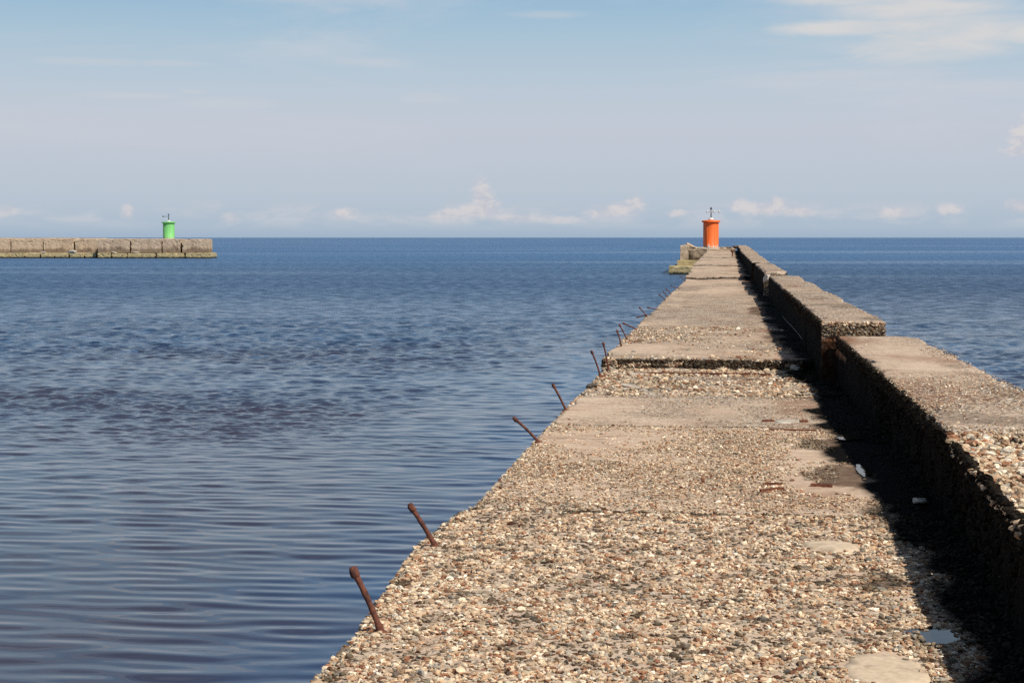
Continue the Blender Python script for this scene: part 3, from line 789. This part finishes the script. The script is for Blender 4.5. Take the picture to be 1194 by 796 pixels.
lump('rubble', 'brown rubble lump right of the orange beacon', 'rubble', (.35, 150.2, 2.28), (.7, .6, .28), M_RUBBLE, seed=23)
lump('rubble', 'black rubble lump where the pier head meets the parapet', 'rubble', (.98, 151, 2.33), (.7, .7, .4), M_RUBBLE, seed=24)
lump('rubble', 'pale rubble lump at the left foot of the orange beacon', 'rubble', (-1.95, 148.6, 2.26), (.5, .4, .16), M_LIME, seed=25)
# rusty bollard and pale stake
t = thing('bollard', 'small rusty iron bollard near the shaded gutter far along the pier', 'bollard', (.52, 108, 1.93))
V, F = _lathe([(.10, -.05), (.09, .0), (.05, .03), (.045, .26), (.05, .30)], 16); mesh_obj('post', V, F, M_STRIP, t, smooth=True)
V, F = _lathe([(.06, .301), (.13, .33), (.14, .38), (.10, .44), (.03, .46)], 16); mesh_obj('bollard_head', V, F, M_STRIP, t, smooth=True)
V, F = tube([(0, 0, -.05), (.01, 0, .35), (.0, .01, .62)], [.045, .04, .035], 10)
o = mesh_obj('stake', V, F, M_WHITE, smooth=True); o.location = (-1.44, 148.6, 1.99); tag(o, 'short white stake in front of the orange beacon', 'stake')

# ------------------------------------------------------------------ sea
def sea_material():
    m, t = mat('sea_water')
    P = t.n('ShaderNodeNewGeometry').outputs['Position']
    R = t.vscale(P, (1, 1, 1), rot=(0, 0, -YAW))
    sp = t.n('ShaderNodeSeparateXYZ', {0: P}); x, y = sp.outputs[0], sp.outputs[1]
    d = t.n('ShaderNodeVectorMath', {0: P}, operation='LENGTH').outputs['Value']
    gust = t.n('ShaderNodeAttribute', attribute_name='gust').outputs['Fac']
    w1 = t.noise(t.vscale(R, (3.0, 7.0, 1), rot=(0, 0, -.12)), 1, 2, .5, .5)
    w2 = t.noise(t.vscale(R, (8.0, 15.0, 1), rot=(0, 0, .25)), 1, 2, .6, .4)
    w3 = t.noise(t.vscale(R, (1.0, 2.4, 1), rot=(0, 0, .2)), 1, 3, .6, .4)
    h = t.m('MULTIPLY', w1, t.m('MULTIPLY_ADD', gust, .030, .001))
    h = t.m('ADD', h, t.m('MULTIPLY', w2, t.m('MULTIPLY_ADD', gust, .012, .0003)))
    h = t.m('ADD', h, t.m('MULTIPLY', w3, t.mapr(d, 20, 80, 0, .07)))
    bump = t.n('ShaderNodeBump', {'Strength': 1.0, 'Distance': 1.0, 'Height': h})
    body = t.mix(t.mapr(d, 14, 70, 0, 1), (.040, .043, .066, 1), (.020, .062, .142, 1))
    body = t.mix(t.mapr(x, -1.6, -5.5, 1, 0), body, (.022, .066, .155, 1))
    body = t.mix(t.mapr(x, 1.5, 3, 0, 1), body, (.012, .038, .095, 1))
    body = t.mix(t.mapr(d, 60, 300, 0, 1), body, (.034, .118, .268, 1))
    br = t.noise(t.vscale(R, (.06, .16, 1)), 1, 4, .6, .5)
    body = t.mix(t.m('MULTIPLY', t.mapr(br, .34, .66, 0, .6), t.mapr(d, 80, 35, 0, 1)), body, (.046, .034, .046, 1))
    st = t.noise(t.vscale(R, (.0035, .022, 1)), 1, 5, .65, .6)     # long slicks and wind streaks
    f1 = t.noise(t.vscale(R, (1.1, .8, 1), rot=(0, 0, .1)), 1, 6, .75)
    f2 = t.noise(t.vscale(R, (3.0, 2.2, 1), rot=(0, 0, .1)), 1, 4, .7)
    fr_ = t.mapr(d, 22, 55, 0, 1)
    body = t.mix(t.m('MULTIPLY', fr_, t.mapr(f1, .50, .62, 0, .62)), body, (.006, .018, .045, 1))  # light and dark of unresolved ripples mixed into the water colour
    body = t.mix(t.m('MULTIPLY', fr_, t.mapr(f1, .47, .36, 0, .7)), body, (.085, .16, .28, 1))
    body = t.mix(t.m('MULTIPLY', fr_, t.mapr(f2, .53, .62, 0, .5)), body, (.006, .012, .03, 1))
    slick = t.m('MULTIPLY', t.mapr(st, .50, .62, 0, 1), t.mapr(d, 60, 160, 0, 1))
    rough = t.mapr(d, 12, 120, .05, .40)
    rough = t.m('SUBTRACT', rough, t.m('MULTIPLY', slick, .12))
    rough = t.m('ADD', rough, t.m('MULTIPLY', fr_, t.mapr(f1, .40, .62, -.09, .09)))
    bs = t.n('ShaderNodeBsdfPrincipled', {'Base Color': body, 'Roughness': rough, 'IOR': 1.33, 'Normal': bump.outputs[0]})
    t.n('ShaderNodeOutputMaterial', {0: bs.outputs[0]})
    return m

# rippled sheet: a fan of cells fine enough to carry the ripples, reaching 900 m, then a flat ring to the horizon
def sea_mesh():
    inv = np.linspace(1 / 5.0, 1 / 900.0, 2900); rr = 1 / inv
    th = np.linspace(math.radians(-34), math.radians(21), 800)        # clockwise from +Y, about the line of the pier
    Rr, Th = np.meshgrid(rr, th, indexing='ij')
    X = Rr * np.sin(Th); Y = Rr * np.cos(Th)
    dr = np.gradient(rr)[:, None] + 0 * Rr
    u = X * math.cos(YAW) + Y * math.sin(YAW); v = -X * math.sin(YAW) + Y * math.cos(YAW)
    big = fbm(u * .03, v * .06, 0 * u, 301, 3); med = fbm(u * .10, v * .22, 0 * u, 302, 3)
    pn_ = fbm(u * .25, v * .25, 0 * u, 303, 2) * 6 - 3
    lee = sst(-4.0, -10.0, X + pn_) * sst(14, 24, Y + pn_ + X * .35)
    lee = np.maximum(lee, sst(3, 6, X)); lee = np.maximum(lee, sst(38, 75, Y - X * .3 + pn_ * 2))
    gust = lee * (.35 + .65 * sst(.40, .58, .5 * big + .5 * med))
    r = np.random.default_rng(11); H = np.zeros_like(X)
    wob = (fbm(u * .35, v * .35, 0 * u, 305, 2) - .5) * 1.6
    for (n, l0, l1, slope, spread, kind) in ((20, .24, .62, .017, .22, 'calm'), (10, .8, 2.4, .007, .25, 'all'), (40, .14, .5, .050, .7, 'gust'), (50, .28, 1.0, .042, .75, 'far'), (10, 1.25, 3, .005, .7, 'far')):
        for _ in range(n):
            lam = math.exp(r.uniform(math.log(l0), math.log(l1))); k = 2 * math.pi / lam
            a = r.normal(0, spread) + (.10 if kind == 'calm' else 0); ph = r.uniform(0, 6.28)
            amp = slope / k
            w = sst(1.5, 3.0, lam / np.maximum(dr, 1e-4))
            ok = w.any(axis=1)
            if not ok.any(): continue
            e = np.nonzero(ok)[0][-1] + 1
            uu, vv = u[:e], v[:e]
            val = np.sin(k * (vv * math.cos(a) + uu * math.sin(a)) + ph + wob[:e] * r.uniform(.5, 1.5))
            val = val * amp * w[:e]
            if kind == 'gust': val = val * gust[:e]
            elif kind == 'calm': val = val * (1 - .35 * gust[:e])
            elif kind == 'far': val = val * sst(10, 45, Rr[:e]) * (.35 + .65 * gust[:e])
            H[:e] += val
    # nothing sticks out of line at the rim
    rim = np.minimum(sst(0, .02, (Th - th[0])), sst(0, .02, (th[-1] - Th))) * sst(0, .4, Rr - 5.0) * sst(900, 700, Rr)
    H *= rim
    V = np.stack([X, Y, H], -1).reshape(-1, 3)
    a, b = X.shape
    idx = np.arange(a * b).reshape(a, b)
    Q = np.stack([idx[:-1, :-1], idx[1:, :-1], idx[1:, 1:], idx[:-1, 1:]], -1).reshape(-1, 4)[:, ::-1]
    gl = gust.ravel()
    # the rest of the ring: behind, beside and beyond (flat, shares the rim)
    V2 = []; Q2 = []; off = len(V)
    def ring(angles, radii):
        nonlocal off
        A, B = np.meshgrid(radii, angles, indexing='ij')
        V2.append(np.stack([A * np.sin(B), A * np.cos(B), 0 * A], -1).reshape(-1, 3))
        s = A.shape; ii = np.arange(s[0] * s[1]).reshape(s) + off
        Q2.append(np.stack([ii[:-1, :-1], ii[1:, :-1], ii[1:, 1:], ii[:-1, 1:]], -1).reshape(-1, 4)[:, ::-1]); off += s[0] * s[1]
    ring(th, np.geomspace(900, 60000, 14))
    ring(np.linspace(th[-1], th[0] + 2 * math.pi, 60), np.concatenate([[5.0], np.geomspace(8, 60000, 40)]))
    ring(np.linspace(0, 2 * math.pi, 60), np.array([.01, 5.0]))
    VV = np.concatenate([V] + V2)
    g = np.concatenate([gl, np.full(len(VV) - len(gl), .7)])
    o = mesh_obj('sea', VV, [np.concatenate([Q] + Q2)], sea_material(), smooth=True)
    at = o.data.attributes.new('gust', 'FLOAT', 'POINT'); at.data.foreach_set('value', g.astype(np.float32))
    return tag(o, kind='structure')
sea = sea_mesh()

# ------------------------------------------------------------------ sky
w = bpy.data.worlds.new('World'); scene.world = w; w.cycles.sampling_method = 'MANUAL'; w.cycles.sample_map_resolution = 256; w.use_nodes = True
t = NT(w.node_tree)
sky = t.n('ShaderNodeTexSky', sky_type='NISHITA', sun_disc=False, sun_elevation=math.atan2(SUN[2], math.hypot(SUN[0], SUN[1])),
          sun_rotation=math.atan2(SUN[0], SUN[1]), altitude=0, air_density=1.0, dust_density=1.0, ozone_density=1.5)
dirv = t.n('ShaderNodeTexCoord').outputs['Generated']
sp = t.n('ShaderNodeSeparateXYZ', {0: dirv}); X, Y, Z = sp.outputs
el = t.m('ARCSINE', Z)                                     # radians
az = t.m('ARCTAN2', X, Y)
elp = t.m('MULTIPLY', el, 1874.0)                          # elevation, 1/1874 rad
azp = t.m('ADD', t.m('MULTIPLY', az, 1874.0), 845.0)       # azimuth in the same unit
def lin(r, g, b):
    f = lambda c: (c / 255 / 12.92) if c / 255 <= .04045 else ((c / 255 + .055) / 1.055) ** 2.4
    return (f(r), f(g), f(b))
haze = t.ramp(t.m('DIVIDE', elp, 560.0, clamp=True), [(0, lin(160, 179, 200)), (.02, lin(172, 188, 204)), (.09, lin(186, 197, 210)), (.22, lin(194, 201, 213)),
        (.30, lin(188, 201, 214)), (.40, lin(172, 196, 213)), (.50, lin(150, 185, 211)), (.72, lin(142, 179, 209)), (1, lin(122, 164, 200))])
skys = t.mix(1.0, sky.outputs[0], G(.05), 'MULTIPLY')
skys = t.mix(1.0, skys, (.72, .9, 1.05, 1), 'MULTIPLY')
base = t.mix(t.mapr(elp, 420, 900, 0, 1), haze, skys)
cv = t.n('ShaderNodeCombineXYZ', {0: azp, 1: elp, 2: 0.0}).outputs[0]
# veils of cirrus
c1 = t.noise(t.vscale(cv, (.0016, .011, 1), loc=(3, 1, 0)), 1, 6, .62, .6)
c2 = t.noise(t.vscale(cv, (.006, .03, 1)), 1, 5, .6, .3)
veil = t.m('MULTIPLY', t.mapr(c1, .46, .70, 0, .55), t.mapr(elp, 60, 140, 0, 1))
base = t.mix(veil, base, (*lin(204, 207, 215), 1))
def blob(cx, cy, rx, ry, soft_lo=.55, soft_hi=1.1, nz=None, amp=.5, pw=2):
    ang = math.atan((cx - 597) / 1874.0); cx = 845 + 1874 * (ang - YAW); cy = cy * math.cos(ang)
    a = t.m('DIVIDE', t.m('SUBTRACT', azp, float(cx)), float(rx)); b = t.m('DIVIDE', t.m('SUBTRACT', elp, float(cy)), float(ry))
    r = t.m('SQRT', t.m('ADD', t.m('MULTIPLY', a, a), t.m('MULTIPLY', b, b)))
    if nz is not None: r = t.m('ADD', r, t.m('MULTIPLY', t.m('SUBTRACT', nz, .5), amp))
    return t.mapr(r, soft_lo, soft_hi, 1, 0)
cn = t.noise(t.vscale(cv, (.007, .022, 1)), 1, 7, .66, .8)
cir = None
for b in [(1085, 262, 110, 17), (1000, 274, 95, 9), (1110, 240, 105, 24), (1080, 215, 100, 16), (1230, 236, 120, 16), (1340, 250, 120, 22), (980, 240, 90, 10), (700, 345, 300, 18), (200, 380, 260, 20)]:
    q = blob(*b, .40, 1.25, cn, 1.5); cir = q if cir is None else t.m('MAXIMUM', cir, q)
base = t.mix(t.m('MULTIPLY', cir, t.mapr(c2, .35, .6, .55, 1.0)), base, (*lin(212, 212, 213), 1))
wis = None
for b in [(442, 201, 52, 6), (110, 202, 70, 5), (200, 200, 50, 4), (500, 160, 36, 7), (160, 163, 60, 5), (260, 154, 60, 7), (225, 168, 16, 3), (640, 255, 60, 5)]:
    q = blob(*b, .3, 1.3, cn, 1.2); wis = q if wis is None else t.m('MAXIMUM', wis, q)
base = t.mix(t.m('MULTIPLY', wis, .34), base, (*lin(205, 208, 213), 1))
# thin bank of haze cloud
hb = t.noise(t.vscale(cv, (.010, .035, 1)), 1, 5, .6, .4)
hbf = t.m('MULTIPLY', t.mapr(hb, .42, .62, 0, .55), t.m('MULTIPLY', t.mapr(elp, 6, 22, 0, 1), t.mapr(elp, 48, 26, 0, 1)))
base = t.mix(hbf, base, (*lin(203, 205, 212), 1))
# far cumulus over the horizon
pn = t.noise(t.vscale(cv, (.05, .075, 1)), 1, 6, .66, .3)
cum = None
for b in [(561, 50, 12, 20), (566, 42, 14, 16), (568, 34, 17, 14), (556, 30, 26, 10), (530, 26, 24, 9), (600, 22, 30, 7), (512, 22, 14, 6), (722, 32, 30, 9), (740, 40, 13, 9), (700, 27, 22, 6), (788, 28, 14, 5), (860, 37, 14, 8), (893, 33, 36, 9),
          (905, 39, 13, 8), (930, 30, 20, 6), (650, 20, 30, 5), (1042, 29, 26, 7), (1106, 32, 15, 7), (1187, 36, 16, 8), (1188, 116, 16, 15), (1198, 128, 15, 14), (1186, 100, 20, 7), (402, 27, 18, 7), (150, 29, 8, 9), (5, 30, 20, 6),
          (270, 22, 12, 7), (1330, 40, 60, 16), (-80, 36, 50, 14), (-300, 30, 80, 10), (1500, 34, 80, 12)]:
    q = blob(*b, .30, 1.30, pn, 1.6); cum = q if cum is None else t.m('MAXIMUM', cum, q)
shade = t.mix(t.mapr(pn, .4, .62, 0, 1), (*lin(222, 214, 212), 1), (*lin(196, 196, 205), 1))
cum = t.m('MULTIPLY', cum, t.mapr(elp, 8, 34, .25, 1))
base = t.mix(t.m('MULTIPLY', cum, .68), base, shade)
# under the horizon
base = t.mix(t.mapr(elp, -2, -30, 0, 1), base, (.03, .06, .11, 1))
bg = t.n('ShaderNodeBackground', {0: base, 1: 1.0})
t.n('ShaderNodeOutputWorld', {0: bg.outputs[0]})

# ------------------------------------------------------------------ sun
from mathutils import Vector, Matrix
sl = bpy.data.lights.new('sun', 'SUN'); sl.energy = 5.0; sl.angle = math.radians(.53); sl.color = (1.0, .94, .84)
so = bpy.data.objects.new('sun', sl); col.objects.link(so)
so.rotation_euler = Vector(SUN).to_track_quat('Z', 'Y').to_euler(); so.location = (20, -20, 40)

# ------------------------------------------------------------------ camera
pitch = math.radians(3.6943)
Fv = Vector((-math.sin(YAW) * math.cos(pitch), math.cos(YAW) * math.cos(pitch), -math.sin(pitch)))
Rv = Vector((math.cos(YAW), math.sin(YAW), 0)); Uv = Rv.cross(Fv)
cd = bpy.data.cameras.new('camera'); cd.sensor_width = 36; cd.lens = 1874 / 1194 * 36; cd.clip_start = .1; cd.clip_end = 200000
co = bpy.data.objects.new('camera', cd); col.objects.link(co)
Mx = Matrix((Rv, Uv, -Fv)).transposed().to_4x4(); Mx.translation = Vector((0, 0, HC)); co.matrix_world = Mx
scene.camera = co
scene.view_settings.view_transform = 'Standard'; scene.view_settings.look = 'None'
scene.view_settings.exposure = 0; scene.view_settings.gamma = 1
scene.cycles.use_denoising = False
scene.cycles.max_bounces = 6
